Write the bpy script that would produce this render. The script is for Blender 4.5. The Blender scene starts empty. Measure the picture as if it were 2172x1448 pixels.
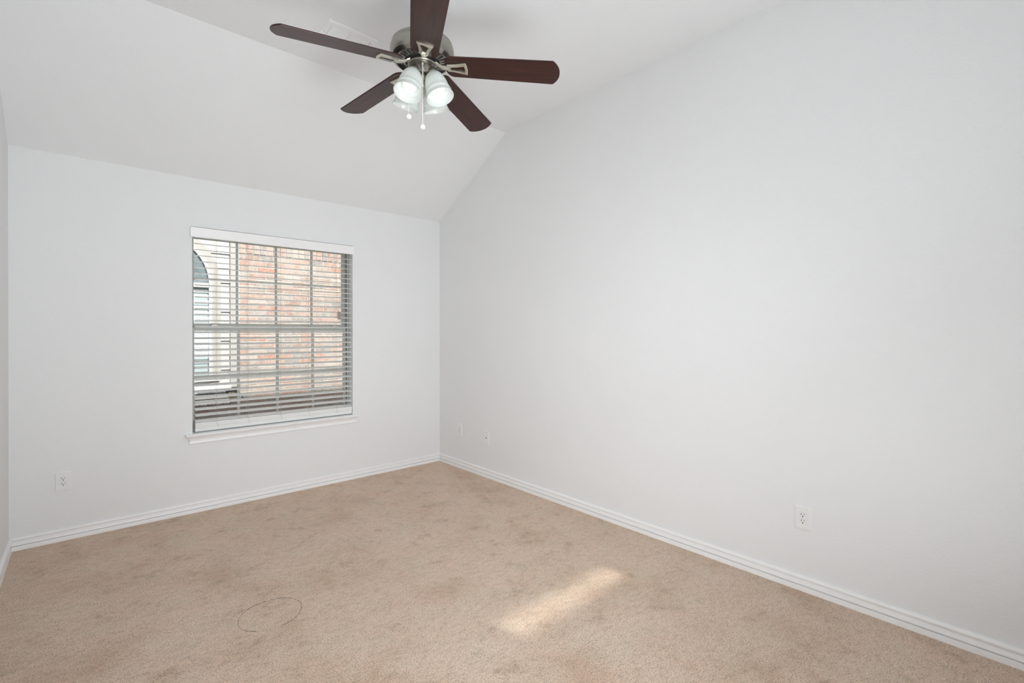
import bpy, bmesh, math, random
from mathutils import Vector, Matrix

C = bpy.context.scene
COL = C.collection
PI = math.pi
random.seed(7)

# ------------------------------------------------------------------ camera
F_PX, CY = 1015.4, 705.0
cam_d = bpy.data.cameras.new('camera')
cam = bpy.data.objects.new('camera', cam_d)
COL.objects.link(cam)
cam.location = (-2.7165, -4.1482, 1.3113)
cam.rotation_euler = (math.radians(90 - 0.0475), math.radians(0.0882), -0.7297)
cam_d.sensor_fit = 'HORIZONTAL'
cam_d.sensor_width = 36.0
cam_d.lens = F_PX * 36.0 / 2172.0
cam_d.shift_y = (CY - 724.0) / 2172.0
cam_d.clip_start = 0.05
C.camera = cam

# ------------------------------------------------------------------ sky, sun, added fill lamps, exposure
w = bpy.data.worlds.new('sky')
C.world = w
w.use_nodes = True
nt = w.node_tree
nt.nodes.clear()
wo = nt.nodes.new('ShaderNodeOutputWorld')
bg = nt.nodes.new('ShaderNodeBackground')
sky = nt.nodes.new('ShaderNodeTexSky')
sky.sky_type = 'NISHITA'
sky.sun_disc = False
sky.sun_elevation = math.radians(42)
sky.sun_rotation = math.radians(180 - 11)
bg.inputs['Strength'].default_value = 0.28
hsv = nt.nodes.new('ShaderNodeHueSaturation')
hsv.inputs['Saturation'].default_value = 0.35      # thin haze
nt.links.new(sky.outputs['Color'], hsv.inputs['Color'])
nt.links.new(hsv.outputs['Color'], bg.inputs['Color'])
nt.links.new(bg.outputs['Background'], wo.inputs['Surface'])

SUN_EL, SUN_DX = math.radians(42), -0.2
sun_d = bpy.data.lights.new('sun', 'SUN')
sun_d.energy = 7.0
sun_d.angle = math.radians(1.5)
sun_d.color = (1.0, 0.965, 0.92)
sun = bpy.data.objects.new('sun', sun_d)
COL.objects.link(sun)
hd = Vector((SUN_DX, 1, 0)).normalized()
sdir = Vector((hd.x * math.cos(SUN_EL), hd.y * math.cos(SUN_EL), -math.sin(SUN_EL)))
sun.rotation_euler = sdir.to_track_quat('-Z', 'Y').to_euler()
sun.location = (0, -8, 8)


def area(name, loc, direction, sx, sy, power, spread=180, color=(0.96, 1.015, 1.075)):
    d = bpy.data.lights.new(name, 'AREA')
    d.shape = 'RECTANGLE'
    d.size, d.size_y = sx, sy
    d.energy = power
    d.color = color
    d.spread = math.radians(spread)
    o = bpy.data.objects.new(name, d)
    COL.objects.link(o)
    o.location = loc
    o.rotation_euler = Vector(direction).to_track_quat('-Z', 'Y').to_euler()
    return o


# added fill lamps standing in for daylight at the unseen rear window and doorway,
# and two added upward fill lamps, bare and unseen behind the camera
area('added_fill_rear', (-1.85, -4.83, 1.45), (0, 1, -0.10), 1.4, 1.1, 13.0, 90)
area('added_fill_door', (-3.02, -4.42, 1.05), (0.94, 0.86, 0.1), 0.7, 1.9, 7.6, 84)
area('added_fill_door_low', (-3.02, -4.42, 1.30), (0.8, 0.8, -0.5), 0.7, 1.4, 9.4, 80)
area('added_upfill', (-1.8, -4.5, 0.35), (0, 0.45, 1), 1.6, 0.7, 18.0)
area('added_upfill', (-2.0, -4.3, 0.6), (-0.05, 0.7, 1), 1.1, 0.8, 17.0, 130)

C.view_settings.view_transform = 'Standard'
C.view_settings.look = 'None'
C.view_settings.gamma = 1.0
C.view_settings.exposure = -0.08
C.view_settings.use_curve_mapping = False
C.cycles.max_bounces = 12
C.cycles.diffuse_bounces = 8
C.cycles.transparent_max_bounces = 16
C.cycles.sample_clamp_indirect = 6.0
C.cycles.caustics_reflective = False
C.cycles.caustics_refractive = False
C.cycles.use_denoising = True

# ------------------------------------------------------------------ dimensions
W = 3.0535          # room width (x from -W to 0)
L = 4.90            # room depth (y from -L to 0)
H = 2.438           # eave wall height
HF = 3.0322         # flat ceiling height
YK = -1.0337        # where the slope meets the flat ceiling
X0, X1 = -2.128, -0.921     # window opening
Z0, Z1 = 0.573, 2.085
YB = 2.35           # neighbouring brick face


# ------------------------------------------------------------------ mesh helpers
class MB:
    """collects shapes and links them as one mesh object"""
    def __init__(self):
        self.bm = bmesh.new()

    def box(self, x0, x1, y0, y1, z0, z1, mat=None):
        vs = [self.bm.verts.new((x, y, z)) for x in (x0, x1) for y in (y0, y1) for z in (z0, z1)]
        idx = [(0, 1, 3, 2), (4, 6, 7, 5), (0, 4, 5, 1), (2, 3, 7, 6), (0, 2, 6, 4), (1, 5, 7, 3)]
        for f in idx:
            self.bm.faces.new([vs[i] for i in f])
        if mat is not None:
            for v in vs:
                v.co = mat @ v.co
        return vs

    def prism(self, pts, offs, mat=None):
        """extrude closed 3D polygon pts by vector offs"""
        offs = Vector(offs)
        a = [self.bm.verts.new(Vector(p)) for p in pts]
        b = [self.bm.verts.new(Vector(p) + offs) for p in pts]
        n = len(pts)
        self.bm.faces.new(a[::-1])
        self.bm.faces.new(b)
        for i in range(n):
            self.bm.faces.new((a[i], a[(i + 1) % n], b[(i + 1) % n], b[i]))
        if mat is not None:
            for v in a + b:
                v.co = mat @ v.co
        return a + b

    def lathe(self, prof, n=48, mat=None, cap=True):
        """revolve (r, z) profile about z"""
        rings = []
        allv = []
        for r, z in prof:
            if r < 1e-6:
                v = self.bm.verts.new((0, 0, z))
                rings.append([v])
                allv.append(v)
            else:
                ring = [self.bm.verts.new((r * math.cos(2 * PI * i / n), r * math.sin(2 * PI * i / n), z)) for i in range(n)]
                rings.append(ring)
                allv += ring
        for a, b in zip(rings, rings[1:]):
            for i in range(n):
                j = (i + 1) % n
                if len(a) == 1 and len(b) == 1:
                    continue
                if len(a) == 1:
                    self.bm.faces.new((a[0], b[j], b[i]))
                elif len(b) == 1:
                    self.bm.faces.new((a[i], a[j], b[0]))
                else:
                    self.bm.faces.new((a[i], a[j], b[j], b[i]))
        if cap:
            for ring in (rings[0], rings[-1]):
                if len(ring) > 1:
                    self.bm.faces.new(ring)
        if mat is not None:
            for v in allv:
                v.co = mat @ v.co
        return allv

    def tube(self, pts, r, n=8, flat=1.0):
        pts = [Vector(p) for p in pts]
        rings = []
        up0 = Vector((0, 0, 1))
        for i, p in enumerate(pts):
            t = (pts[min(i + 1, len(pts) - 1)] - pts[max(i - 1, 0)]).normalized()
            up = up0 if abs(t.dot(up0)) < 0.95 else Vector((1, 0, 0))
            s = t.cross(up).normalized()
            u = s.cross(t).normalized()
            rr = r[i] if isinstance(r, (list, tuple)) else r
            rings.append([self.bm.verts.new(p + s * rr * math.cos(2 * PI * k / n) + u * rr * flat * math.sin(2 * PI * k / n)) for k in range(n)])
        for a, b in zip(rings, rings[1:]):
            for k in range(n):
                j = (k + 1) % n
                self.bm.faces.new((a[k], a[j], b[j], b[k]))
        self.bm.faces.new(rings[0][::-1])
        self.bm.faces.new(rings[-1])

    def build(self, name, mat, parent=None, smooth=False, bevel=0.0, segs=2, origin=None):
        bmesh.ops.recalc_face_normals(self.bm, faces=self.bm.faces)
        if parent is not None:
            origin = Vector(parent.get('_o', (0, 0, 0)))
        elif origin is None:
            origin = Vector((0, 0, 0))
        else:
            origin = Vector(origin)
        for v in self.bm.verts:
            v.co -= origin
        me = bpy.data.meshes.new(name)
        self.bm.to_mesh(me)
        self.bm.free()
        o = bpy.data.objects.new(name, me)
        COL.objects.link(o)
        mats = mat if isinstance(mat, (list, tuple)) else [mat]
        for m in mats:
            me.materials.append(m)
        if parent is not None:
            o.parent = parent
        else:
            o.location = origin
        o['_o'] = tuple(origin)
        if bevel:
            b = o.modifiers.new('edge', 'BEVEL')
            b.width = bevel
            b.segments = segs
            b.limit_method = 'ANGLE'
            b.angle_limit = math.radians(35)
            b.harden_normals = False
        if smooth:
            for p in me.polygons:
                p.use_smooth = True
            try:
                me.set_sharp_from_angle(angle=math.radians(38))
            except Exception:
                pass
        return o


def tag(o, label, cat, group=None):
    o['label'] = label
    o['category'] = cat
    if group:
        o['group'] = group
    return o


def thing(name, label, cat, loc, group=None):
    o = bpy.data.objects.new(name, None)
    o.empty_display_size = 0.05
    COL.objects.link(o)
    o.location = loc
    o['_o'] = tuple(loc)
    return tag(o, label, cat, group)


def struct(o):
    o['kind'] = 'structure'
    return o


# ------------------------------------------------------------------ materials
def mat(name):
    m = bpy.data.materials.new(name)
    m.use_nodes = True
    n = m.node_tree
    b = n.nodes['Principled BSDF']
    return m, n, b


def N(n, t, **kw):
    x = n.nodes.new(t)
    for k, v in kw.items():
        setattr(x, k, v)
    return x


def coords(n, scale=None, rot=None):
    tc = N(n, 'ShaderNodeTexCoord')
    mp = N(n, 'ShaderNodeMapping')
    n.links.new(tc.outputs['Object'], mp.inputs['Vector'])
    if scale:
        mp.inputs['Scale'].default_value = scale
    if rot:
        mp.inputs['Rotation'].default_value = rot
    return mp.outputs['Vector']


def noise(n, vec, scale, detail=2.0, rough=0.5):
    t = N(n, 'ShaderNodeTexNoise')
    t.inputs['Scale'].default_value = scale
    t.inputs['Detail'].default_value = detail
    t.inputs['Roughness'].default_value = rough
    if vec is not None:
        n.links.new(vec, t.inputs['Vector'])
    return t


def ramp(n, fac, stops):
    r = N(n, 'ShaderNodeValToRGB')
    while len(r.color_ramp.elements) > 1:
        r.color_ramp.elements.remove(r.color_ramp.elements[-1])
    r.color_ramp.elements[0].position = stops[0][0]
    r.color_ramp.elements[0].color = (*stops[0][1], 1)
    for p, c in stops[1:]:
        e = r.color_ramp.elements.new(p)
        e.color = (*c, 1)
    n.links.new(fac, r.inputs['Fac'])
    return r


def mixc(n, fac, a, b, mode='MIX'):
    m = N(n, 'ShaderNodeMix', data_type='RGBA', blend_type=mode)
    for s, v in ((m.inputs['Factor'], fac), (m.inputs['A'], a), (m.inputs['B'], b)):
        if hasattr(v, 'is_output'):
            n.links.new(v, s)
        elif isinstance(v, (int, float)):
            s.default_value = v
        else:
            s.default_value = (*v, 1)
    return m.outputs['Result']


def bump(n, b, height, strength, dist):
    x = N(n, 'ShaderNodeBump')
    x.inputs['Strength'].default_value = strength
    x.inputs['Distance'].default_value = dist
    n.links.new(height, x.inputs['Height'])
    n.links.new(x.outputs['Normal'], b.inputs['Normal'])
    return x


def plain(name, col, rough=0.5, metal=0.0, vary=0.04, vscale=20.0, coat=0.0):
    m, n, b = mat(name)
    v = coords(n)
    t = noise(n, v, vscale, 3)
    lo = tuple(c * (1 - vary) for c in col)
    hi = tuple(min(1, c * (1 + vary)) for c in col)
    r = ramp(n, t.outputs['Fac'], [(0.3, lo), (0.7, hi)])
    n.links.new(r.outputs['Color'], b.inputs['Base Color'])
    b.inputs['Roughness'].default_value = rough
    b.inputs['Metallic'].default_value = metal
    b.inputs['Coat Weight'].default_value = coat
    return m


def wall_paint(name, col, strength=0.42):
    m, n, b = mat(name)
    v = coords(n)
    big = noise(n, v, 1.3, 2)
    r = ramp(n, big.outputs['Fac'], [(0.3, tuple(c * 0.985 for c in col)), (0.7, col)])
    n.links.new(r.outputs['Color'], b.inputs['Base Color'])
    b.inputs['Roughness'].default_value = 0.75
    b.inputs['Specular IOR Level'].default_value = 0.25
    a1 = noise(n, v, 95, 3, 0.55)
    a2 = noise(n, v, 260, 1, 0.5)
    add = N(n, 'ShaderNodeMath', operation='MULTIPLY_ADD')
    n.links.new(a2.outputs['Fac'], add.inputs[0])
    add.inputs[1].default_value = 0.35
    n.links.new(a1.outputs['Fac'], add.inputs[2])
    bump(n, b, add.outputs[0], strength, 0.004)
    return m


M_WALL = wall_paint('wall_paint', (0.77, 0.775, 0.775))
M_CEIL = wall_paint('ceiling_paint', (0.775, 0.785, 0.79), 0.35)
M_TRIM = plain('trim_paint', (0.84, 0.84, 0.835), 0.35, vary=0.01)
M_PLATE = plain('white_plastic', (0.775, 0.775, 0.77), 0.3, vary=0.01)
M_VENT = plain('vent_enamel', (0.79, 0.795, 0.795), 0.5, vary=0.01)
M_VENTDARK = plain('vent_duct', (0.60, 0.60, 0.59), 0.7)
M_SLOT = plain('dark_slot', (0.02, 0.02, 0.02), 0.7)
M_SLAT = plain('blind_faux_wood', (0.77, 0.78, 0.765), 0.4, vary=0.015)
M_CORD = plain('blind_cord', (0.46, 0.40, 0.33), 0.8)
M_TASSEL = plain('wooden_tassel', (0.34, 0.30, 0.26), 0.5)
M_FRAME = plain("window_vinyl", (0.48, 0.495, 0.455), 0.45, vary=0.02)
M_LOCK = plain('lock_metal', (0.70, 0.70, 0.68), 0.35, 0.3)
M_GASKET = plain('window_gasket', (0.06, 0.065, 0.06), 0.7)
M_TWINE = plain('dark_thread', (0.13, 0.10, 0.075), 0.9)


def brushed_nickel():
    m, n, b = mat('brushed_nickel')
    v = coords(n, (4, 4, 900))
    t = noise(n, v, 1.0, 2)
    r = ramp(n, t.outputs['Fac'], [(0.3, (0.35, 0.33, 0.295)), (0.7, (0.39, 0.37, 0.335))])
    n.links.new(r.outputs['Color'], b.inputs['Base Color'])
    b.inputs['Metallic'].default_value = 1.0
    b.inputs['Roughness'].default_value = 0.30
    return m


M_NICKEL = brushed_nickel()
M_IRON = plain('pale_nickel', (0.66, 0.63, 0.54), 0.28, 1.0, vary=0.03)


def blade_wood():
    m, n, b = mat('dark_mahogany')
    v = coords(n, (3.0, 60, 60))
    t = noise(n, v, 1.0, 4, 0.6)
    r = ramp(n, t.outputs['Fac'], [(0.25, (0.018, 0.007, 0.005)), (0.55, (0.037, 0.011, 0.008)), (0.8, (0.064, 0.017, 0.011))])
    n.links.new(r.outputs['Color'], b.inputs['Base Color'])
    b.inputs['Roughness'].default_value = 0.5
    b.inputs['Specular IOR Level'].default_value = 0.15
    b.inputs['Coat Weight'].default_value = 0.42
    b.inputs['Coat Roughness'].default_value = 0.20
    return m


M_BLADE = blade_wood()


def shade_glass():
    m, n, b = mat('alabaster_glass')
    n.nodes.remove(b)
    out = n.nodes['Material Output']
    v = coords(n)
    t = noise(n, v, 14, 4, 0.6)
    r = ramp(n, t.outputs['Fac'], [(0.3, (0.78, 0.815, 0.79)), (0.7, (0.86, 0.89, 0.87))])
    tl = N(n, 'ShaderNodeBsdfTranslucent')
    df = N(n, 'ShaderNodeBsdfDiffuse')
    gl = N(n, 'ShaderNodeBsdfGlossy')
    gl.inputs['Roughness'].default_value = 0.2
    tr = N(n, 'ShaderNodeBsdfTransparent')
    for x in (tl, df):
        n.links.new(r.outputs['Color'], x.inputs['Color'])
    m1 = N(n, 'ShaderNodeMixShader')
    m1.inputs[0].default_value = 0.62
    n.links.new(tl.outputs[0], m1.inputs[1])
    n.links.new(df.outputs[0], m1.inputs[2])
    m2 = N(n, 'ShaderNodeMixShader')
    m2.inputs[0].default_value = 0.06
    n.links.new(m1.outputs[0], m2.inputs[1])
    n.links.new(gl.outputs[0], m2.inputs[2])
    m3 = N(n, 'ShaderNodeMixShader')
    m3.inputs[0].default_value = 0.06
    n.links.new(m2.outputs[0], m3.inputs[1])
    n.links.new(tr.outputs[0], m3.inputs[2])
    n.links.new(m3.outputs[0], out.inputs['Surface'])
    return m


M_SHADE = shade_glass()


def bulb_mat(strength):
    m, n, b = mat('lit_bulb')
    b.inputs['Base Color'].default_value = (1, 1, 1, 1)
    b.inputs['Emission Color'].default_value = (1.0, 0.985, 0.955, 1)
    b.inputs['Emission Strength'].default_value = strength
    return m


M_BULB = bulb_mat(1.45)


def thin_glass(name, tint, refl=0.06):
    m, n, b = mat(name)
    n.nodes.remove(b)
    out = n.nodes['Material Output']
    tr = N(n, 'ShaderNodeBsdfTransparent')
    tr.inputs['Color'].default_value = (*tint, 1)
    gl = N(n, 'ShaderNodeBsdfGlossy')
    gl.inputs['Roughness'].default_value = 0.02
    mx = N(n, 'ShaderNodeMixShader')
    mx.inputs[0].default_value = refl
    n.links.new(tr.outputs[0], mx.inputs[1])
    n.links.new(gl.outputs[0], mx.inputs[2])
    n.links.new(mx.outputs[0], out.inputs['Surface'])
    return m


M_GLASS = thin_glass('window_glass', (0.95, 0.96, 0.955), 0.04)
M_TINT = thin_glass('sun_dimming_glass', (0.65, 0.66, 0.655), 0.04)  # tint dims the sun coming through the added transom


def carpet():
    m, n, b = mat('beige_carpet')
    v = coords(n)
    big = noise(n, v, 2.2, 5, 0.62)
    mid = noise(n, v, 7.0, 5, 0.68)
    hue = noise(n, v, 5.0, 2, 0.5)
    fine = noise(n, v, 165.0, 4, 0.78)
    base = ramp(n, big.outputs['Fac'], [(0.30, (0.75, 0.565, 0.43)), (0.48, (0.87, 0.695, 0.555)), (0.68, (0.91, 0.74, 0.605))])
    patch = ramp(n, mid.outputs['Fac'], [(0.30, (0.75, 0.71, 0.67)), (0.43, (0.95, 0.94, 0.93)), (0.70, (1.0, 1.0, 1.0))])
    c1 = mixc(n, 1.0, base.outputs['Color'], patch.outputs['Color'], 'MULTIPLY')
    nap = noise(n, coords(n, (1.0, 1.6, 1.0), (0, 0, 0.6)), 26.0, 4, 0.7)
    napc = ramp(n, nap.outputs['Fac'], [(0.32, (0.84, 0.82, 0.80)), (0.48, (0.98, 0.98, 0.98)), (0.66, (1.05, 1.05, 1.05))])
    c1 = mixc(n, 1.0, c1, napc.outputs['Color'], 'MULTIPLY')
    tint = ramp(n, hue.outputs['Fac'], [(0.35, (1.02, 0.985, 0.97)), (0.65, (0.99, 1.0, 0.98))])
    c1 = mixc(n, 1.0, c1, tint.outputs['Color'], 'MULTIPLY')
    speck = ramp(n, fine.outputs['Fac'], [(0.33, (0.27, 0.25, 0.235)), (0.44, (0.91, 0.90, 0.89)), (0.66, (1.30, 1.30, 1.30))])  # specks: yarn tone, with self-shadow of the tuft gaps put into the colour
    c2 = mixc(n, 1.0, c1, speck.outputs['Color'], 'MULTIPLY')
    n.links.new(c2, b.inputs['Base Color'])
    b.inputs['Roughness'].default_value = 1.0
    b.inputs['Specular IOR Level'].default_value = 0.0
    b.inputs['Sheen Weight'].default_value = 0.1
    bump(n, b, fine.outputs['Fac'], 0.9, 0.010)
    return m


M_CARPET = carpet()


def brick_mat(name, stops, smear=0.6, mortar=False):
    m, n, b = mat(name)
    v = coords(n)
    g = N(n, 'ShaderNodeNewGeometry')
    r = ramp(n, g.outputs['Random Per Island'], stops)
    r.color_ramp.interpolation = 'CONSTANT'
    t = noise(n, v, 13, 6, 0.72)
    s = ramp(n, t.outputs['Fac'], [(0.40, (0, 0, 0)), (0.60, (smear, smear, smear))])
    c = mixc(n, s.outputs['Color'], r.outputs['Color'], (0.56, 0.525, 0.48))
    t2 = noise(n, v, 60, 4, 0.7)
    d = ramp(n, t2.outputs['Fac'], [(0.3, (0.70, 0.68, 0.66)), (0.6, (1.08, 1.08, 1.08))])
    c = mixc(n, 1.0, c, d.outputs['Color'], 'MULTIPLY')
    n.links.new(c, b.inputs['Base Color'])
    b.inputs['Roughness'].default_value = 0.9
    bump(n, b, t2.outputs['Fac'], 0.6, 0.006)
    return m


STOPS = [(0.0, (0.47, 0.29, 0.23)), (0.12, (0.44, 0.39, 0.355)), (0.22, (0.52, 0.345, 0.28)), (0.32, (0.37, 0.32, 0.29)), (0.42, (0.49, 0.41, 0.355)), (0.52, (0.50, 0.27, 0.19)),
         (0.60, (0.55, 0.485, 0.43)), (0.69, (0.44, 0.33, 0.275)), (0.78, (0.31, 0.285, 0.265)), (0.86, (0.53, 0.38, 0.31)), (0.94, (0.40, 0.26, 0.21))]
M_BRICK = brick_mat('antique_brick', STOPS)
M_BRICKD = brick_mat('shade_toned_brick', [(0.0, (0.10, 0.095, 0.07)), (0.4, (0.13, 0.12, 0.085)), (0.7, (0.085, 0.08, 0.06))], 0.1)  # recess under the ledge: its shade is put into the brick colour
M_MORTAR = plain('mortar', (0.50, 0.465, 0.42), 0.95, vary=0.12, vscale=30)
M_SIDING = plain('siding_paint', (0.50, 0.495, 0.485), 0.6, vary=0.02)
M_CASING = plain('casing_paint', (0.45, 0.435, 0.40), 0.6, vary=0.02)
M_WHITE = plain('white_vinyl', (0.62, 0.62, 0.61), 0.4, vary=0.01)
M_CYAN = plain('pale_blind_behind_glass', (0.56, 0.60, 0.60), 0.5, vary=0.02)
M_BLUE = plain('blue_grey_glass', (0.19, 0.23, 0.245), 0.12, vary=0.25, vscale=9)
M_ROOF = plain('roof_shingle', (0.16, 0.145, 0.13), 0.9, vary=0.2)
M_GROUND = plain('ground_soil', (0.20, 0.19, 0.13), 0.95, vary=0.3, vscale=6)
M_DOOR = plain('door_paint', (0.80, 0.80, 0.79), 0.4, vary=0.01)

# ------------------------------------------------------------------ room shell
b = MB(); b.box(-W, 0, -L, 0, -0.06, 0.0)
struct(b.build('floor', M_CARPET))

PROF = [(0, 0), (0, H), (YK, HF), (-L, HF), (-L, 0)]        # (y, z) gable outline of the side walls
for nm, x, dx in (('wall_right', 0, 0.1), ('wall_left', -W, -0.1)):
    b = MB()
    if nm == 'wall_left':                                   # doorway behind the camera
        y0, y1, zt = -L + 0.12, -L + 0.86, 2.03
        b.prism([(x, y, z) for y, z in [(0, 0), (0, H), (YK, HF), (y1, HF), (y1, 0)]], (dx, 0, 0))
        b.prism([(x, y, z) for y, z in [(y1, zt), (y1, HF), (y0, HF), (y0, zt)]], (dx, 0, 0))
        b.prism([(x, y, z) for y, z in [(y0, 0), (y0, HF), (-L, HF), (-L, 0)]], (dx, 0, 0))
    else:
        b.prism([(x, y, z) for y, z in PROF], (dx, 0, 0))
    struct(b.build(nm, M_WALL))


def holed(b, x0, x1, z0, z1, holes, y0, y1):
    """wall slab between y0 and y1 with rectangular holes sorted by x"""
    x = x0
    for hx0, hx1, hz0, hz1 in holes:
        b.box(x, hx0, y0, y1, z0, z1)
        b.box(hx0, hx1, y0, y1, z0, hz0)
        b.box(hx0, hx1, y0, y1, hz1, z1)
        x = hx1
    b.box(x, x1, y0, y1, z0, z1)


b = MB(); holed(b, -W - 0.1, 0.1, 0, H, [(X0, X1, Z0 - 0.005, Z1)], 0, 0.18)
bmesh.ops.remove_doubles(b.bm, verts=b.bm.verts, dist=1e-5)
struct(b.build('wall_back', M_WALL))
TX0, TX1, TZ0, TZ1 = -0.86, -0.07, 2.062, 2.262  # unseen transom opening, added and sized to shape the sun patch
b = MB(); holed(b, -W - 0.1, 0.1, 0, HF, [(-2.55, -1.15, 0.9, 2.0), (TX0, TX1, TZ0, TZ1)], -L - 0.06, -L)
struct(b.build('wall_front', M_WALL))

b = MB()
b.prism([(-W - 0.1, 0.14, H - 0.08), (-W - 0.1, 0.14, H), (-W - 0.1, YK, HF + 0.06), (-W - 0.1, -L - 0.06, HF + 0.06), (-W - 0.1, -L - 0.06, HF),
         (-W - 0.1, YK, HF), (-W - 0.1, 0, H)], (W + 0.2, 0, 0))
bmesh.ops.triangulate(b.bm, faces=[f for f in b.bm.faces if len(f.verts) > 4])
struct(b.build('ceiling', M_CEIL))

# baseboards
BP = [(0, 0), (0, .078), (.006, .0778), (.0115, .0755), (.0145, .0715), (.0155, .0665), (.0145, .0618), (.0115, .0598), (.0040, .0588), (.0012, .0565), (.0012, .0525), (.0045, .0475), (.0080, .042),
      (.0100, .035), (.0106, .0304), (.0012, .0296), (.0012, .0264), (.0130, .0256), (.0138, .022), (.0140, 0)]


def baseboard(nm, p0, p1, inward):
    b = MB()
    inward = Vector(inward)
    p0, p1 = Vector(p0), Vector(p1)
    b.prism([p0 + inward * t + Vector((0, 0, z)) for t, z in BP], p1 - p0)
    return struct(b.build(nm, M_TRIM, smooth=True))


baseboard('baseboard_back', (-W, 0, 0), (0, 0, 0), (0, -1, 0))
baseboard('baseboard_right', (0, 0, 0), (0, -L, 0), (-1, 0, 0))
baseboard('baseboard_left', (-W, 0, 0), (-W, -L + 0.95, 0), (1, 0, 0))
baseboard('baseboard_front', (-W, -L, 0), (0, -L, 0), (0, 1, 0))

# ------------------------------------------------------------------ window in the back wall
b = MB()
fl, fw = 0.006, 0.018          # the unit sits a little to one side: hardly any of its near stile shows past the wall
yf0, yf1 = 0.100, 0.170
b.box(X0, X0 + fl, yf0, yf1, Z0, Z1); b.box(X1 - fw, X1, yf0, yf1, Z0, Z1)
b.box(X0 + fl, X1 - fw, yf0, yf1, Z1 - 0.034, Z1); b.box(X0 + fl, X1 - fw, yf0, yf1, Z0, Z0 + 0.03)
win = struct(b.build('window_1', M_FRAME, bevel=0.002))
ix0, ix1 = X0 + fl, X1 - fw


def sash(nm, y, z0, z1, top, bot, muntx, muntz, mw):
    b = MB()
    sl_, sw = 0.022, 0.024
    y0, y1 = y - 0.012, y + 0.012
    b.box(ix0, ix0 + sl_, y0, y1, z0, z1); b.box(ix1 - sw, ix1, y0, y1, z0, z1)
    b.box(ix0 + sl_, ix1 - sw, y0, y1, z1 - top, z1); b.box(ix0 + sl_, ix1 - sw, y0, y1, z0, z0 + bot)
    s = b.build(nm, M_FRAME, win, bevel=0.0015)
    for x in muntx:
        m = MB(); m.box(x - mw / 2, x + mw / 2, y - 0.006, y + 0.006, z0 + bot, z1 - top); m.build('muntin', M_FRAME, s)
    m = MB(); m.box(ix0 + sl_, ix1 - sw, y - 0.0055, y + 0.0055, muntz - mw / 2, muntz + mw / 2); m.build('muntin', M_FRAME, s)
    g = MB(); g.box(ix0 + sl_, ix1 - sw, y - 0.0015, y + 0.0015, z0 + bot, z1 - top); g.build('pane', M_GLASS, s)
    return s


up = sash('upper_sash', 0.146, 1.352, Z1 - 0.034, 0.03, 0.030, (-1.808, -1.520, -1.231), 1.720, 0.0168)
lo = sash('lower_sash', 0.117, Z0 + 0.03, 1.354, 0.030, 0.045, (-1.805, -1.519, -1.232), 0.978, 0.0192)
for x in (-1.978, -1.050):
    b = MB(); b.box(x - 0.03, x + 0.03, 0.105, 0.131, 1.354, 1.360); b.box(x - 0.012, x + 0.03, 0.103, 0.119, 1.360, 1.372)
    b.lathe([(0.012, 1.360), (0.012, 1.374), (0.0, 1.376)], 16, Matrix.Translation((x + 0.008, 0.117, 0)))
    b.build('sash_lock', M_LOCK, lo, bevel=0.0015)
b = MB(); b.box(X1 - fw - 0.003, X1 - fw + 0.0005, 0.092, 0.1005, Z0 + 0.03, Z1 - 0.034)
b.build('gasket', M_GASKET, win)

# stool and apron
b = MB()
sp = [(0.100, Z0 - 0.012), (-0.036, Z0 - 0.012), (-0.0395, Z0 - 0.0105), (-0.0405, Z0 - 0.007), (-0.039, Z0 - 0.003), (-0.035, Z0), (0.100, Z0)]
b.prism([(X0 + 0.0005, y, z) for y, z in sp], (X1 - X0 - 0.001, 0, 0))
sp2 = [(0.0, Z0 - 0.012)] + sp[1:6] + [(0.0, Z0)]
b.prism([(-2.171, y, z) for y, z in sp2], (-2.171 * -1 + X0 + 0.0005, 0, 0))
b.prism([(X1 - 0.0005, y, z) for y, z in sp2], (-0.876 - X1 + 0.0005, 0, 0))
st = struct(b.build('trim_1', M_TRIM, smooth=True))
b = MB()
ap = [(0, Z0 - .012), (-.0385, Z0 - .012), (-.0375, Z0 - .015), (-.0310, Z0 - .021), (-.0240, Z0 - .028), (-.0185, Z0 - .036), (-.0150, Z0 - .045), (-.0140, Z0 - .050), (-.0185, Z0 - .0515),
      (-.0210, Z0 - .056), (-.0205, Z0 - .066), (-.0165, Z0 - .070), (0, Z0 - .070)]


def end_x(base, t, sgn):        # the ends of the apron return to the wall, following the profile
    return base + sgn * t


a = [b.bm.verts.new((end_x(-2.131, -y, -1), y, z)) for y, z in ap]
c = [b.bm.verts.new((end_x(-0.917, -y, 1), y, z)) for y, z in ap]
b.bm.faces.new(a); b.bm.faces.new(c[::-1])
for i in range(len(ap)):
    j = (i + 1) % len(ap)
    b.bm.faces.new((a[i], a[j], c[j], c[i]))
b.build('apron', M_TRIM, st, smooth=True)

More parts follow.
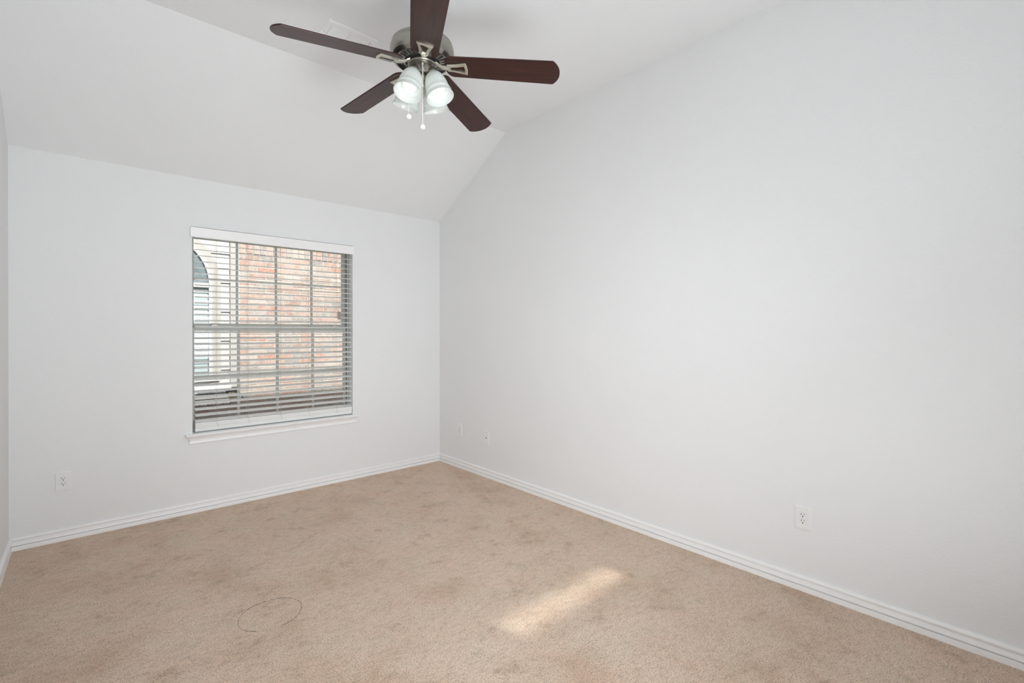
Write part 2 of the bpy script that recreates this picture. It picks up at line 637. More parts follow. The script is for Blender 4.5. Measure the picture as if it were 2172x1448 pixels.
# ------------------------------------------------------------------ blind
bl = thing('window_blind', 'white wooden slat blind, slats open, hung in the window over the brick view', 'blind', (-1.525, 0.03, Z0 + 0.003))
b = MB()
vp = [(-.003, 2.006), (-.018, 2.006), (-.021, 2.009), (-.021, 2.058), (-.026, 2.066), (-.026, 2.076), (-.022, 2.079), (-.003, 2.079)]
b.prism([(-2.140, y, z) for y, z in vp], (1.221, 0, 0))
b.build('valance', M_TRIM, bl, smooth=True)
b = MB(); b.box(-2.118, -0.930, 0.004, 0.056, 2.018, 2.062)
b.build('head_rail', M_SLAT, bl)
SX0, SX1 = -2.109, -0.929
tilt = math.radians(13.5)
n_sl = 31
zs = [1.966 - i * (1.966 - 0.660) / (n_sl - 1) for i in range(n_sl)]
for i, z in enumerate(zs):
    b = MB()
    # slightly crowned slat, room edge lower
    pr = []
    for k in range(7):
        t = -0.025 + 0.05 * k / 6
        pr.append((t, 0.0016 * (1 - (t / 0.025) ** 2)))
    poly = [(t, h + 0.0014) for t, h in pr] + [(t, h - 0.0014) for t, h in reversed(pr)]
    ca, sa = math.cos(tilt), math.sin(tilt)
    jx = random.uniform(-0.0012, 0.0012)
    b.prism([(SX0 + jx, 0.030 + t * ca - h * sa, z + t * sa + h * ca) for t, h in poly], (SX1 - SX0, 0, 0))
    b.build('slat', M_SLAT, bl, smooth=True)
b = MB()
rp = [(0.0175, .585), (0.0155, .590), (0.0035, .641), (0.008, .648), (0.050, .648), (0.054, .640), (0.054, .592), (0.050, .586), (0.022, .582)]
b.prism([(SX0, y, z) for y, z in rp], (SX1 - SX0 + 0.004, 0, 0))
b.build('bottom_rail', M_SLAT, bl, smooth=True)
b = MB(); b.box(SX0 + 0.001, SX1 + 0.003, 0.0092, 0.0112, 0.6135, 0.6145)
b.build('rail_seam', M_CORD, bl)
for x in (-1.976, -1.764, -1.525, -1.305, -1.066):
    b = MB()
    for dy in (0.0045, 0.0555):
        b.tube([(x, dy, 2.02), (x, dy, 1.3), (x, dy, 0.650)], 0.0008, 5)
    b.tube([(x + 0.014, 0.0565, 2.02), (x + 0.014, 0.0565, 0.650)], 0.0007, 5)
    b.tube([(x, 0.0030, 0.650), (x + 0.006, 0.0055, 0.628), (x + 0.012, 0.0120, 0.600)], 0.0008, 5)
    b.build('ladder_cord', M_CORD, bl)
b = MB()
xc = -1.049
b.tube([(xc - 0.035, -0.001, 2.02), (xc - 0.03, -0.004, 1.85), (xc - 0.012, -0.006, 1.66), (xc, -0.006, 1.495)], 0.0009, 5)
b.tube([(xc + 0.016, -0.001, 2.02), (xc + 0.018, -0.004, 1.8), (xc + 0.010, -0.006, 1.62), (xc, -0.006, 1.495)], 0.0009, 5)
lc = b.build('lift_cord', M_CORD, bl)
for dx, dz in ((-0.0065, 0.0), (0.0075, -0.003)):
    b = MB()
    b.lathe([(0.002, 1.496 + dz), (0.005, 1.492 + dz), (0.0085, 1.478 + dz), (0.0105, 1.462 + dz), (0.0085, 1.455 + dz), (0.0072, 1.44 + dz), (0.0085, 1.426 + dz), (0.0, 1.425 + dz)], 16,
            Matrix.Translation((xc + dx, -0.012, 0)))
    b.build('tassel', M_TASSEL, lc, smooth=True)

# ------------------------------------------------------------------ wall plates
def plate_pts(o, u, n, cx, cz, nx):
    pass


def wall_plate(kind, name, label, cat, pos, u, nrm, group=None, w=0.0775, h=0.120):
    """pos: centre on the wall; u: horizontal axis along the wall; nrm: out of the wall"""
    t = thing(name, label, cat, pos, group)
    P, U, Nn, Z = Vector(pos), Vector(u), Vector(nrm), Vector((0, 0, 1))

    def M(x=0, z=0, d=0):
        m = Matrix.Identity(4)
        m.col[0] = (*U, 0); m.col[1] = (*Nn, 0); m.col[2] = (*Z, 0)
        m.col[3] = (*(P + U * x + Nn * d + Z * z), 1)
        return m
    b = MB()
    a0 = [(-w / 2, -h / 2), (w / 2, -h / 2), (w / 2, h / 2), (-w / 2, h / 2)]
    e = 0.006
    a1 = [(x * (1 - 2 * e / w), z * (1 - 2 * e / h)) for x, z in a0]
    m = M()
    r0 = [b.bm.verts.new(m @ Vector((x, 0.0, z))) for x, z in a0]
    r1 = [b.bm.verts.new(m @ Vector((x, 0.0040, z))) for x, z in a0]
    r2 = [b.bm.verts.new(m @ Vector((x, 0.0065, z))) for x, z in a1]
    for p, q in ((r0, r1), (r1, r2)):
        for i in range(4):
            b.bm.faces.new((p[i], p[(i + 1) % 4], q[(i + 1) % 4], q[i]))
    b.bm.faces.new(r2); b.bm.faces.new(r0[::-1])
    b.build('cover_plate', M_PLATE, t)
    if kind == 'duplex':
        for dz in (0.0125, -0.0125):
            # round socket face with flattened top and bottom
            pts = []
            R = 0.0172
            for k in range(48):
                an = 2 * PI * k / 48
                pts.append((R * math.cos(an), max(-0.0120, min(0.0120, R * math.sin(an)))))
            g = MB()
            g.prism([(x * 1.045, 0.0060, z * 1.05) for x, z in pts], (0, 0.0007, 0), M(0, dz * 1.28))
            f0 = g.build('socket_rim', M_CORD2, t)
            g = MB()
            g.prism([(x, 0.0060, z) for x, z in pts], (0, 0.0016, 0), M(0, dz * 1.28))
            f = g.build('socket_face', M_PLATE, t)
            s = MB()
            s.box(-0.0075, -0.0050, 0.0070, 0.0079, -0.0005, 0.0085, M(0, dz * 1.28))
            s.box(0.0050, 0.0072, 0.0070, 0.0079, 0.0008, 0.0078, M(0, dz * 1.28))
            s.lathe([(0.0030, 0.0070), (0.0030, 0.0079)], 16, M(0, dz * 1.28 - 0.0068) @ Matrix.Rotation(-PI / 2, 4, 'X'))
            s.build('slots', M_SLOT, f)
        s = MB(); s.lathe([(0.0028, 0.0062), (0.0026, 0.0074), (0.0, 0.0078)], 14, M(0, 0) @ Matrix.Rotation(-PI / 2, 4, 'X'))
        s.build('screw', M_LOCK, t, smooth=True)
    else:
        s = MB(); s.lathe([(0.0052, 0.0062), (0.0050, 0.0085), (0.0036, 0.0085), (0.0036, 0.012), (0.0, 0.012)], 16, M(0, -0.002) @ Matrix.Rotation(-PI / 2, 4, 'X'))
        s.build('coaxial_jack', M_JACK, t, smooth=True)
        for dz in (0.042, -0.042):
            s = MB(); s.lathe([(0.0028, 0.0062), (0.0026, 0.0072), (0.0, 0.0076)], 14, M(0, dz) @ Matrix.Rotation(-PI / 2, 4, 'X'))
            s.build('screw', M_LOCK, t, smooth=True)
    return t


M_CORD2 = plain('socket_gap', (0.52, 0.52, 0.51), 0.6)
M_JACK = plain('jack_metal', (0.10, 0.10, 0.095), 0.4, 0.6)
GO = 'duplex wall outlets'
wall_plate('duplex', 'wall_outlet', 'white duplex wall outlet low on the window wall, below and beside the blind', 'outlet', (-2.815, 0, 0.374), (1, 0, 0), (0, -1, 0), GO)
wall_plate('duplex', 'wall_outlet', 'white duplex wall outlet alone on the long blank wall, larger in view than the others', 'outlet', (0, -3.323, 0.368), (0, -1, 0), (-1, 0, 0), GO)
wall_plate('duplex', 'wall_outlet', 'small white duplex wall outlet by the inner room corner, next to the cable plate', 'outlet', (0, -0.3505, 0.364), (0, -1, 0), (-1, 0, 0), GO)
wall_plate('coax', 'cable_plate', 'white blank plate with one dark cable jack, beside the corner outlet', 'cable plate', (0, -0.767, 0.357), (0, -1, 0), (-1, 0, 0))

# ------------------------------------------------------------------ ceiling vent
vt = thing('ceiling_vent', 'white louvred ceiling register partly hidden behind a fan blade', 'vent', (-1.56, -1.405, HF))
vx0, vx1, vy0, vy1 = -1.711, -1.411, -1.524, -1.290
b = MB()
e = 0.012
sx0, sx1, sy0, sy1 = vx0 + .034, vx1 - .034, vy0 + .048, vy1 - .048
zt, zb = HF, HF - 0.007


def ring(b, o0, o1, i0, i1, z_out, z_in):
    o = [b.bm.verts.new((x, y, z_out)) for x, y in o0]
    i = [b.bm.verts.new((x, y, z_in)) for x, y in i0]
    for k in range(4):
        b.bm.faces.new((o[k], o[(k + 1) % 4], i[(k + 1) % 4], i[k]))


R = lambda x0, x1, y0, y1: [(x0, y0), (x1, y0), (x1, y1), (x0, y1)]
ring(b, R(vx0, vx1, vy0, vy1), None, R(vx0, vx1, vy0, vy1), None, zt, zt - 0.003)
ring(b, R(vx0, vx1, vy0, vy1), None, R(vx0 + e, vx1 - e, vy0 + e, vy1 - e), None, zt - 0.003, zb)
ring(b, R(vx0 + e, vx1 - e, vy0 + e, vy1 - e), None, R(sx0, sx1, sy0, sy1), None, zb, zb)
ring(b, R(sx0, sx1, sy0, sy1), None, R(sx0, sx1, sy0, sy1), None, zb, zt - 0.0005)
xm = (sx0 + sx1) / 2
b.box(xm - 0.006, xm + 0.006, sy0, sy1, zb, zt - 0.001)
b.build('frame', M_VENT, vt)
b = MB(); b.box(sx0, sx1, sy0, sy1, zt - 0.0012, zt - 0.0002); b.build('duct_opening', M_VENTDARK if 'M_VENTDARK' in globals() else M_CORD2, vt)
nl = 5
for k in range(nl):
    y = sy0 + (k + 0.5) * (sy1 - sy0) / nl
    for xa, xb in ((sx0 + 0.003, xm - 0.007), (xm + 0.007, sx1 - 0.003)):
        b = MB()
        wv = (sy1 - sy0) / nl * 0.52
        b.prism([(xa, y + wv, zb - 0.0002), (xa, y - wv + 0.003, zt - 0.0016), (xa, y - wv, zt - 0.0016), (xa, y + wv - 0.003, zb - 0.0002)], (xb - xa, 0, 0))
        b.build('louver', M_VENT, vt)
for x in (vx0 + 0.018, vx1 - 0.018):
    b = MB(); b.lathe([(0.004, zb), (0.0035, zb - 0.0015), (0, zb - 0.002)], 12, Matrix.Translation((x, (vy0 + vy1) / 2, 0))); b.build('screw', M_LOCK, vt)

# ------------------------------------------------------------------ ceiling fan
FX, FY = -1.523, -2.182
FZ = 2.520
FT = Matrix.Translation((FX, FY, 0))
fan = thing('ceiling_fan', 'brushed nickel ceiling fan with five dark wooden blades and four lit glass shades', 'ceiling fan', (FX, FY, HF))
b = MB(); b.lathe([(0.0, HF), (0.068, HF), (0.068, HF - .018), (0.060, HF - .045), (0.040, HF - .066), (0.020, HF - .074), (0.0, HF - .074)], 40, FT)
b.build('canopy', M_NICKEL, fan, smooth=True)
b = MB(); b.lathe([(0.0125, HF - .07), (0.0125, 2.70)], 20, FT); b.build('downrod', M_NICKEL, fan, smooth=True)
b = MB()
b.lathe([(0.0, 2.735), (0.022, 2.735), (0.026, 2.722), (0.028, 2.705), (0.060, 2.692), (0.110, 2.680), (0.136, 2.670), (0.1405, 2.666), (0.1420, 2.662), (0.1405, 2.657), (0.1440, 2.652),
         (0.1480, 2.642), (0.1490, 2.630), (0.1480, 2.618), (0.1450, 2.608), (0.1412, 2.602), (0.1422, 2.598), (0.1390, 2.593), (0.1280, 2.588), (0.1240, 2.584), (0.1210, 2.585),
         (0.0840, 2.580), (0.0800, 2.584), (0.0800, 2.600), (0.0, 2.600)], 72, FT)
hs = b.build('motor_housing', M_NICKEL, fan, smooth=True)
b = MB()
ns = 32
for k in range(ns):
    an = 2 * PI * k / ns
    m = FT @ Matrix.Rotation(an, 4, 'Z')
    zs0, zs1 = 2.5812, 2.5848
    pts = [(0.0895, -0.0030), (0.0895, 0.0030), (0.1150, 0.0052), (0.1150, -0.0052)]
    b.prism([(x, y, 2.5795 + (x - 0.084) * 0.135) for x, y in pts], (0, 0, 0.004), m)
b.build('vent_slots', M_SLOT, hs)
b = MB(); b.lathe([(0.0, 2.592), (0.0785, 2.592), (0.0785, 2.583), (0.0, 2.583)], 48, FT); b.build('motor_gap', M_SLOT, fan)
b = MB(); b.lathe([(0.0, 2.583), (0.0670, 2.583), (0.0685, 2.580), (0.0685, 2.569), (0.0660, 2.566), (0.0, 2.566)], 56, FT)
b.build('flywheel', M_NICKEL, fan, smooth=True)
b = MB(); b.lathe([(0.0, 2.567), (0.0575, 2.567), (0.0585, 2.565), (0.0585, 2.522), (0.0575, 2.517), (0.0540, 2.514), (0.0, 2.513)], 56, FT)
sw = b.build('switch_housing', M_NICKEL, fan, smooth=True)
b = MB()
b.lathe([(0.0, 2.514), (0.027, 2.514), (0.028, 2.511), (0.0235, 2.508), (0.0265, 2.504), (0.0225, 2.501), (0.0255, 2.497), (0.0210, 2.493), (0.0215, 2.486), (0.0215, 2.472), (0.0190, 2.466),
         (0.0150, 2.462), (0.0150, 2.446), (0.0105, 2.438), (0.0105, 2.425), (0.0060, 2.418), (0.0, 2.416)], 40, FT)
b.build('light_fitter', M_IRON, fan, smooth=True)

BL_R0, BL_R1 = 0.108, 0.645
DROOP = Matrix.Translation((BL_R1, 0, 0)) @ Matrix.Rotation(math.atan(0.077), 4, 'Y') @ Matrix.Translation((-BL_R1, 0, 0))
A0 = math.radians(169.48)
HANG = Matrix.Rotation(math.atan(0.0244), 4, 'X') @ Matrix.Rotation(math.atan(0.0182), 4, 'Y')      # it hangs very slightly out of level
PITCH = math.radians(12)


def blade_outline():
    pts = []
    w0, w1 = 0.0635, 0.0715
    rc = 0.036
    # root, rounded corners
    for k in range(9):
        a = PI + (PI / 2) * k / 8
        pts.append((BL_R0 + rc + rc * math.cos(a), -(w0 - rc) + rc * math.sin(a)))
    # lower edge to tip
    pts.append((BL_R1 - 0.034, -w1))
    # tip arc
    for k in range(13):
        t = -1 + 2 * k / 12
        pts.append((BL_R1 - 0.030 * (t * t) ** 1.15, w1 * t * 0.985))
    pts.append((BL_R1 - 0.034, w1))
    for k in range(9):
        a = PI / 2 + (PI / 2) * k / 8
        pts.append((BL_R0 + rc + rc * math.cos(a), (w0 - rc) + rc * math.sin(a)))
    return pts


OUT = blade_outline()
for k in range(5):
    an = A0 + k * 2 * PI / 5
    m = FT @ Matrix.Translation((0, 0, FZ)) @ HANG @ Matrix.Rotation(an, 4, 'Z') @ DROOP @ Matrix.Rotation(-PITCH, 4, 'X')
    b = MB()
    b.prism([(x, y, 0.0) for x, y in OUT], (0, 0, 0.0065))
    org = Vector((FX, FY, HF))
    # the blade keeps its own axes so that the grain follows its length
    bmesh.ops.recalc_face_normals(b.bm, faces=b.bm.faces)
    me = bpy.data.meshes.new('blade')
    b.bm.to_mesh(me); b.bm.free()
    o = bpy.data.objects.new('blade', me); COL.objects.link(o)
    me.materials.append(M_BLADE)
    o.parent = fan
    o.matrix_local = Matrix.Translation(-org) @ m
    bv = o.modifiers.new('edge', 'BEVEL'); bv.width = 0.0018; bv.segments = 2; bv.limit_method = 'ANGLE'; bv.angle_limit = math.radians(40)
    # bracket under the blade: trapezoid frame with a window, and a curved arm to the flywheel
    q = MB()
    ra, rb = 0.117, 0.209
    oa, ob = 0.0210, 0.0370
    ia, ib = 0.0100, 0.0225

    def side(r0, r1, h0, h1, n, sgn, bow):
        r = []
        for i in range(n + 1):
            t = i / n
            r.append((r0 + (r1 - r0) * t, sgn * (h0 + (h1 - h0) * t - bow * math.sin(PI * t))))
        return r
    outer = side(ra, rb, oa, ob, 8, 1, 0.0025) + [(rb + 0.004, ob * 0.5), (rb + 0.0055, 0), (rb + 0.004, -ob * 0.5)] + side(ra, rb, oa, ob, 8, -1, 0.0025)[::-1]
    inner = side(ra + .019, rb - .014, ia, ib, 8, 1, 0.002) + [(rb - .0105, ib * 0.5), (rb - .009, 0), (rb - .0105, -ib * 0.5)] + side(ra + .019, rb - .014, ia, ib, 8, -1, 0.002)[::-1]
    zt_, zb_ = 0.0, -0.0085
    vo_t = [q.bm.verts.new((x, y, zt_)) for x, y in outer]
    vi_t = [q.bm.verts.new((x, y, zt_)) for x, y in inner]
    sh = 0.003

    def shrink(ps, d, cx):
        return [(x + (d if x < cx else -d), y - math.copysign(d, y) if abs(y) > d else y) for x, y in ps]
    cxm = (ra + rb) / 2
    o_in = shrink(outer, sh, cxm)
    i_out = shrink(inner, -sh, cxm)
    vo_m = [q.bm.verts.new((x, y, zb_ + 0.003)) for x, y in outer]
    vo_b = [q.bm.verts.new((x, y, zb_)) for x, y in o_in]
    vi_b = [q.bm.verts.new((x, y, zb_)) for x, y in i_out]
    vi_m = [q.bm.verts.new((x, y, zb_ + 0.004)) for x, y in inner]
    nn = len(outer)
    for A, B in ((vo_t, vo_m), (vo_m, vo_b), (vo_b, vi_b), (vi_b, vi_m), (vi_m, vi_t), (vi_t, vo_t)):
        for i in range(nn):
            j = (i + 1) % nn
            q.bm.faces.new((A[i], A[j], B[j], B[i]))
    for v in q.bm.verts:
        v.co = m @ v.co
    # arm, from the flywheel out and down to the bracket
    m2 = FT @ Matrix.Translation((0, 0, FZ)) @ HANG @ Matrix.Rotation(an, 4, 'Z')
    path = [(0.054, 0.0560), (0.067, 0.0550), (0.076, 0.0510), (0.085, 0.0440), (0.095, 0.0380), (0.108, 0.0350), (0.126, 0.0330)]
    wd = [0.016, 0.0155, 0.0135, 0.0120, 0.0115, 0.0125, 0.0150]
    prev = None
    for (r_, z_), hw in zip(path, wd):
        cur = [q.bm.verts.new(m2 @ Vector((r_, s1 * hw, z_ + s2))) for s1, s2 in ((-1, 0.0035), (1, 0.0035), (0.8, -0.0035), (-0.8, -0.0035))]
        if prev:
            for i in range(4):
                j = (i + 1) % 4
                q.bm.faces.new((prev[i], prev[j], cur[j], cur[i]))
        else:
            q.bm.faces.new(cur[::-1])
        prev = cur
    q.bm.faces.new(prev)
    # world coordinates -> the blade's own axes
    inv = (Matrix.Translation(org) @ o.matrix_local).inverted()
    inv = m.inverted()
    for v in q.bm.verts:
        v.co = inv @ v.co
    bmesh.ops.recalc_face_normals(q.bm, faces=q.bm.faces)
    me2 = bpy.data.meshes.new('blade_bracket')
    q.bm.to_mesh(me2); q.bm.free()
    o2 = bpy.data.objects.new('blade_bracket', me2); COL.objects.link(o2)
    me2.materials.append(M_IRON)
    o2.parent = o
    for p in me2.polygons:
        p.use_smooth = True
    me2.set_sharp_from_angle(angle=math.radians(40))

# shades, sockets and bulbs
AS0 = math.radians(199.6)
TILT = math.atan2(0.104 - 0.058, 2.524 - 2.396)
SP = [(0.0235, 0.012), (0.0270, 0.014), (0.0345, 0.021), (0.0415, 0.032), (0.0470, 0.047), (0.0510, 0.064), (0.0535, 0.082), (0.0548, 0.098), (0.0565, 0.101), (0.0580, 0.105), (0.0575, 0.109),
      (0.0568, 0.112), (0.0590, 0.121), (0.0620, 0.130), (0.0640, 0.136)]
for k in range(4):
    an = AS0 + k * PI / 2
    m = FT @ Matrix.Rotation(an, 4, 'Z') @ Matrix.Translation((0.058, 0, 2.524)) @ Matrix.Rotation(-TILT, 4, 'Y') @ Matrix.Scale(-1, 4, (0, 0, 1))
    b = MB()
    th = 0.003
    prof = SP + [(0.0645, 0.1375), (0.0625, 0.1378)] + [(r - th, z) for r, z in reversed(SP)]
    b.lathe(prof, 48, m, cap=False)
    sh = b.build('glass_shade', M_SHADE, fan, smooth=True)
    b = MB(); b.lathe([(0.0, -0.012), (0.020, -0.012), (0.0245, -0.006), (0.0255, 0.004), (0.0255, 0.013), (0.0240, 0.0155), (0.0215, 0.0155), (0.0, 0.0155)], 36, m)
    b.tube([m @ Vector((0, 0, -0.010)), m @ Vector((-0.012, 0, -0.020)), m @ Vector((-0.035, 0, -0.010))], 0.008, 10)
    b.build('lamp_socket', M_NICKEL, fan, smooth=True)
    b = MB()
    pr = [(0.0, 0.014), (0.0125, 0.016), (0.0135, 0.045), (0.0175, 0.062)]
    zc, rr = 0.093, 0.0305
    for i in range(12):
        a = math.radians(-52) + math.radians(142) * i / 11
        pr.append((max(0.0, rr * math.cos(a)), zc + rr * math.sin(a)))
    pr[-1] = (0.0, zc + rr)
    b.lathe(pr, 32, m)
    b.build('light_bulb', M_BULB, sh, smooth=True)

# pull chains
RV, FV = Vector((0.745, -0.667, 0)), Vector((0.667, 0.745, 0))
M_CHAIN = plain('bead_chain', (0.86, 0.85, 0.81), 0.35, 0.25, vary=0.02)
M_PULL = plain('white_pull', (0.86, 0.85, 0.82), 0.35)
for off, zt_, zb_ in ((RV * 0.012 + FV * -0.0600, 2.545, 2.268), (RV * -0.060 + FV * -0.022, 2.545, 2.332)):
    x, y = FX + off.x, FY + off.y
    b = MB()
    n = int((zt_ - zb_) / 0.0045)
    for i in range(n):
        z = zt_ - i * 0.0045
        b.lathe([(0.0, z), (0.0017, z - 0.0005), (0.0023, z - 0.0019), (0.0017, z - 0.0033), (0.0006, z - 0.0038), (0.0006, z - 0.0045), (0.0, z - 0.0046)], 6, Matrix.Translation((x, y, 0)))
    b.lathe([(0.0, zt_ + 0.004), (0.004, zt_ + 0.004), (0.004, zt_ - 0.003), (0.0, zt_ - 0.003)], 10, Matrix.Translation((x, y, 0)))
    ch = b.build('pull_chain', M_CHAIN, fan)
    b = MB()
    b.lathe([(0.0, zb_ + 0.002), (0.004, zb_), (0.0100, zb_ - 0.005), (0.0128, zb_ - 0.011), (0.0128, zb_ - 0.015), (0.0100, zb_ - 0.021), (0.0, zb_ - 0.025)], 20, Matrix.Translation((x, y, 0)))
    b.build('pull_knob', M_PULL, ch, smooth=True)

# ------------------------------------------------------------------ thread on the carpet
pth = [(-2.155, -1.838), (-2.188, -1.800), (-2.199, -1.775), (-2.204, -1.732), (-2.196, -1.696), (-2.187, -1.671), (-2.157, -1.632), (-2.11, -1.611), (-2.063, -1.605), (-2.024, -1.61), (-1.99, -1.627),
       (-1.961, -1.651), (-1.94, -1.693), (-1.933, -1.733), (-1.948, -1.784), (-1.971, -1.822), (-2.0, -1.848), (-2.038, -1.862), (-2.072, -1.867)]
b = MB()
pts = []
for i in range(len(pth) - 1):
    for s in range(4):
        t = s / 4
        x = pth[i][0] * (1 - t) + pth[i + 1][0] * t
        y = pth[i][1] * (1 - t) + pth[i + 1][1] * t
        pts.append((x, y, 0.0003 + 0.0011 * math.sin(i * 1.9 + s * 1.3)))
b.tube(pts, 0.0009, 6)
tag(b.build('loose_thread', M_TWINE, None, origin=(-2.07, -1.74, 0)), 'thin dark thread lying in an open loop on the beige carpet', 'thread')

# ------------------------------------------------------------------ outside: own brick face, eave, ground
b = MB()
holed(b, -W - 1.5, 1.5, -0.4, 2.30, [(-2.145, -0.899, Z0 - 0.06, 2.12)], 0.185, 0.268)
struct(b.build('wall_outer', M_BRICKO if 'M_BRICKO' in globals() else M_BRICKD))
b = MB()
ye, ze, sl = 0.45, 2.284, 0.574
yt = -1.55
zt2 = ze + (ye - yt) * sl
b.prism([(-W - 1.5, y, z) for y, z in [(ye, ze), (yt, zt2), (-L - 0.1, zt2), (-L - 0.1, zt2 - 0.06), (yt, zt2 - 0.06), (ye, ze - 0.10)]], (W + 3.0, 0, 0))
bmesh.ops.triangulate(b.bm, faces=[f for f in b.bm.faces if len(f.verts) > 4])
struct(b.build('roof', M_ROOF))
b = MB(); b.box(-14, 8, 0.25, 9, -0.5, -0.4)
struct(b.build('ground', M_GROUND))

# ------------------------------------------------------------------ the neighbouring house
hs = thing('house', 'antique brick and white siding house standing beyond the blinds of the window', 'house', (-0.6, YB, -0.4))
XC = -1.316          # where the brick starts


def bricks(b, x0, x1, z0, z1, y, course=0.0762, bl=0.203, joint=0.0085, depth=0.03, soldier=False):
    rnd = random.Random(int((x0 + z0) * 1000))
    if soldier:
        x = x0
        while x < x1 - 0.02:
            wq = 0.0762
            xe = min(x + wq - joint, x1)
            b.box(x, xe, y + rnd.uniform(-.0025, .0015), y + depth, z0 + joint / 2 + rnd.uniform(-.003, .003), z1 - joint / 2 + rnd.uniform(-.003, .003))
            x += wq
        return
    r = 0
    z = z0
    while z < z1 - 0.02:
        x = x0 - (bl * 0.5 if r % 2 else 0)
        while x < x1:
            xa, xb = max(x, x0), min(x + bl - joint, x1)
            if xb - xa > 0.02:
                j = [rnd.uniform(-.0035, .0035) for _ in range(4)]
                vs = b.box(xa + j[0], xb + j[1], y + rnd.uniform(.0, .0025), y + depth, z + joint / 2 + j[2], z + course - joint / 2 + j[3])
            x += bl
        z += course
        r += 1


b = MB()
SB, ST = 2.268, 2.468
nz = round((SB + 0.4) / 0.0762)
cs = (SB + 0.4) / nz
bricks(b, XC, 2.6, -0.4, SB - 0.001, YB, course=cs)
bricks(b, XC, 2.6, SB, ST, YB, soldier=True)
bricks(b, XC, 2.6, ST, 4.0, YB, course=cs)
bricks(b, -13.0, XC - 0.02, -0.4, 0.45, YB, course=cs)
b.build('brickwork', M_BRICK, hs, bevel=0.004, segs=1)
b = MB(); bricks(b, -13.0, XC - 0.02, 0.455, 0.528, YB - 0.03, soldier=True)
b.build('rowlock_course', M_BRICK, hs, bevel=0.003, segs=1)
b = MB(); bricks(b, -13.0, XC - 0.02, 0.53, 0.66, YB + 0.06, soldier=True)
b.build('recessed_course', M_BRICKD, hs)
b = MB(); b.box(XC, 2.6, YB + 0.005, YB + 0.2, -0.4, 4.0); b.box(-13.0, XC, YB + 0.005, YB + 0.2, -0.4, 0.452); b.build('mortar_bed', M_MORTAR, hs)
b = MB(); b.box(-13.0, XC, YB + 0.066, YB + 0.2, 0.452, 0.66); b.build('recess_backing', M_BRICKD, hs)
# lap siding
b = MB()
z = 0.70
while z < 4.0:
    b.prism([(-13.0, YB + 0.006, z), (-13.0, YB + 0.006, z + 0.012), (-13.0, YB + 0.022, z + 0.171), (-13.0, YB + 0.034, z + 0.171), (-13.0, YB + 0.034, z)], (13.0 + XC - 0.02, 0, 0))
    z += 0.1715
b.build('siding', M_SIDING, hs)
b = MB(); b.box(-1.415, -1.338, YB - 0.012, YB + 0.04, 0.66, 4.0)
b.build('corner_board', M_CASING, hs, bevel=0.003)
b = MB(); b.box(-1.338, -1.322, YB - 0.020, YB + 0.04, 0.66, 4.0)
b.build('corner_bead', M_WHITE, hs)
b = MB(); b.box(-13.0, -1.412, YB - 0.045, YB + 0.07, 0.650, 0.700)
b.build('ledge', M_WHITE, hs, bevel=0.004)
# arched window of the house
AX, AR, ASZ = -2.190, 0.557, 1.877
WB = 0.80
aw = MB()


def arch_band(b, r0, r1, y0, y1, zb):
    n = 28
    i_, o_ = [], []
    for k in range(n + 1):
        a = PI * k / n
        i_.append((AX + r0 * math.cos(a), ASZ + r0 * math.sin(a)))
        o_.append((AX + r1 * math.cos(a), ASZ + r1 * math.sin(a)))
    i_ = [(AX + r0, zb)] + i_ + [(AX - r0, zb)]
    o_ = [(AX + r1, zb)] + o_ + [(AX - r1, zb)]
    vs = [[b.bm.verts.new((x, y, z)) for x, z in ps] for ps, y in ((i_, y0), (o_, y0), (o_, y1), (i_, y1))]
    m_ = len(i_)
    for q in range(4):
        A, B = vs[q], vs[(q + 1) % 4]
        for k in range(m_ - 1):
            b.bm.faces.new((A[k], A[k + 1], B[k + 1], B[k]))
    for k in (0, m_ - 1):
        b.bm.faces.new([vs[q][k] for q in range(4)])


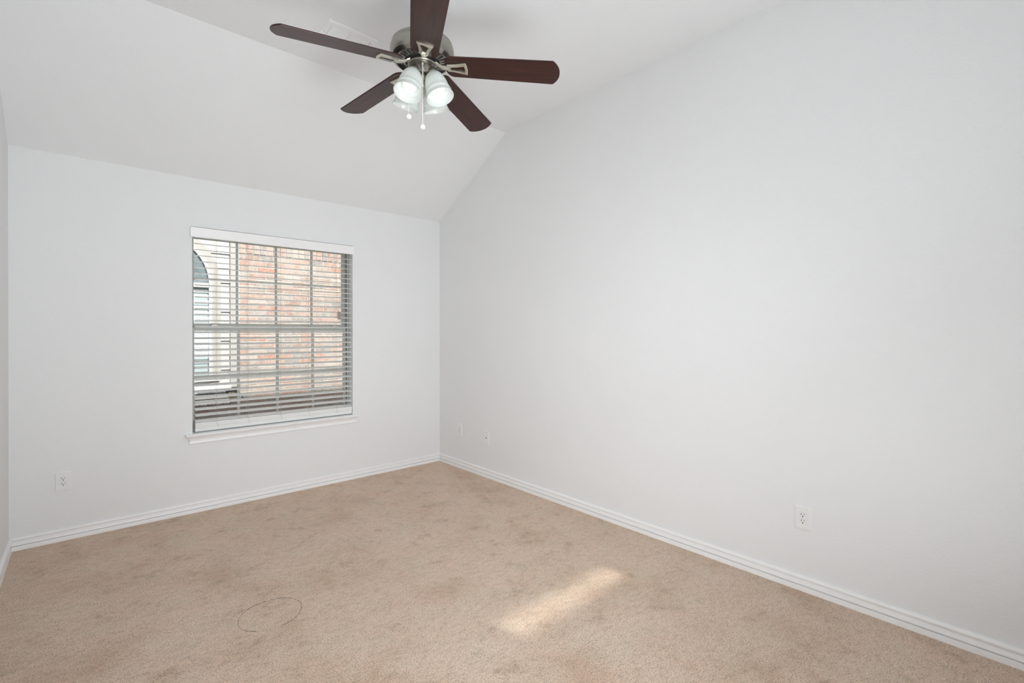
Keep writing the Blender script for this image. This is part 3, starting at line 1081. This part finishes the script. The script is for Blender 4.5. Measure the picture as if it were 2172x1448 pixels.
arch_band(aw, AR + 0.005, AR + 0.118, YB - 0.022, YB + 0.03, 0.70)
casing = aw.build('arched_casing', M_CASING, hs)
b = MB(); arch_band(b, AR - 0.004, AR + 0.024, YB - 0.034, YB + 0.03, WB)
b.box(AX - AR, AX + AR, YB - 0.034, YB + 0.02, ASZ - 0.045, ASZ + 0.005)
b.box(AX - AR - 0.06, AX + AR + 0.10, YB - 0.05, YB + 0.03, 0.75, WB)
sf = b.build('arched_window_frame', M_WHITE, hs)
b = MB()
pts = [(AX + (AR) * math.cos(PI * k / 28), YB - 0.012, ASZ + AR * math.sin(PI * k / 28)) for k in range(29)]
b.prism(pts, (0, 0.008, 0))
b.build('arched_pane', M_BLUE, sf)
b = MB()
z = WB + 0.01
i = 0
while z < ASZ - 0.05:
    b.prism([(AX - AR, YB - 0.006, z), (AX - AR, YB + 0.004, z + 0.046), (AX - AR, YB + 0.0045, z + 0.046), (AX - AR, YB + 0.0035, z)], (2 * AR, 0, 0))
    z += 0.048
b.build('house_blind', M_CYAN, sf)
b = MB(); b.box(AX - AR, AX + AR, YB - 0.014, YB - 0.011, WB, ASZ - 0.045)
b.build('lower_pane', thin_glass('house_glass', (0.93, 0.96, 0.965), 0.08), sf)
b = MB(); b.lathe([(0.0, -0.03), (0.024, -0.03), (0.033, -0.022), (0.034, 0.0), (0.034, 0.03)], 24, Matrix.Translation((-1.262, YB, 0.548)) @ Matrix.Rotation(-PI / 2, 4, 'X'))
b.build('pipe_cap', M_WHITE, hs, smooth=True)

# ------------------------------------------------------------------ behind the camera: shaded window and transom added for the light, doorway
b = MB()
for x0, x1, z0, z1 in ((-2.55, -2.51, 0.9, 2.0), (-1.19, -1.15, 0.9, 2.0), (-2.51, -1.19, 0.9, 0.94), (-2.51, -1.19, 1.96, 2.0)):
    b.box(x0, x1, -L - 0.05, -L - 0.01, z0, z1)
w2 = struct(b.build('added_window', M_TRIM))  # unseen window, added as a setting for the rear fill lamp
b = MB(); b.box(-2.51, -1.19, -L - 0.04, -L - 0.03, 0.94, 1.96); b.build('roller_shade', M_TRIM, w2)
b = MB()
for x0, x1, z0, z1 in ((TX0 - .03, TX0, TZ0 - .03, TZ1 + .03), (TX1, TX1 + .03, TZ0 - .03, TZ1 + .03), (TX0, TX1, TZ0 - .03, TZ0), (TX0, TX1, TZ1, TZ1 + .03)):
    b.box(x0, x1, -L - 0.005, -L + 0.012, z0, z1)
w3 = struct(b.build('added_transom', M_TRIM))
b = MB(); b.box(TX0, TX1, -L - 0.032, -L - 0.028, TZ0, TZ1); b.build('pane', M_TINT, w3)
b = MB(); b.box(-W - 0.1, -W - 0.06, -L + 0.12, -L + 0.86, 0.0, 2.03)
struct(b.build('door_1', M_DOOR))

for o in bpy.data.objects:
    if '_o' in o:
        del o['_o']
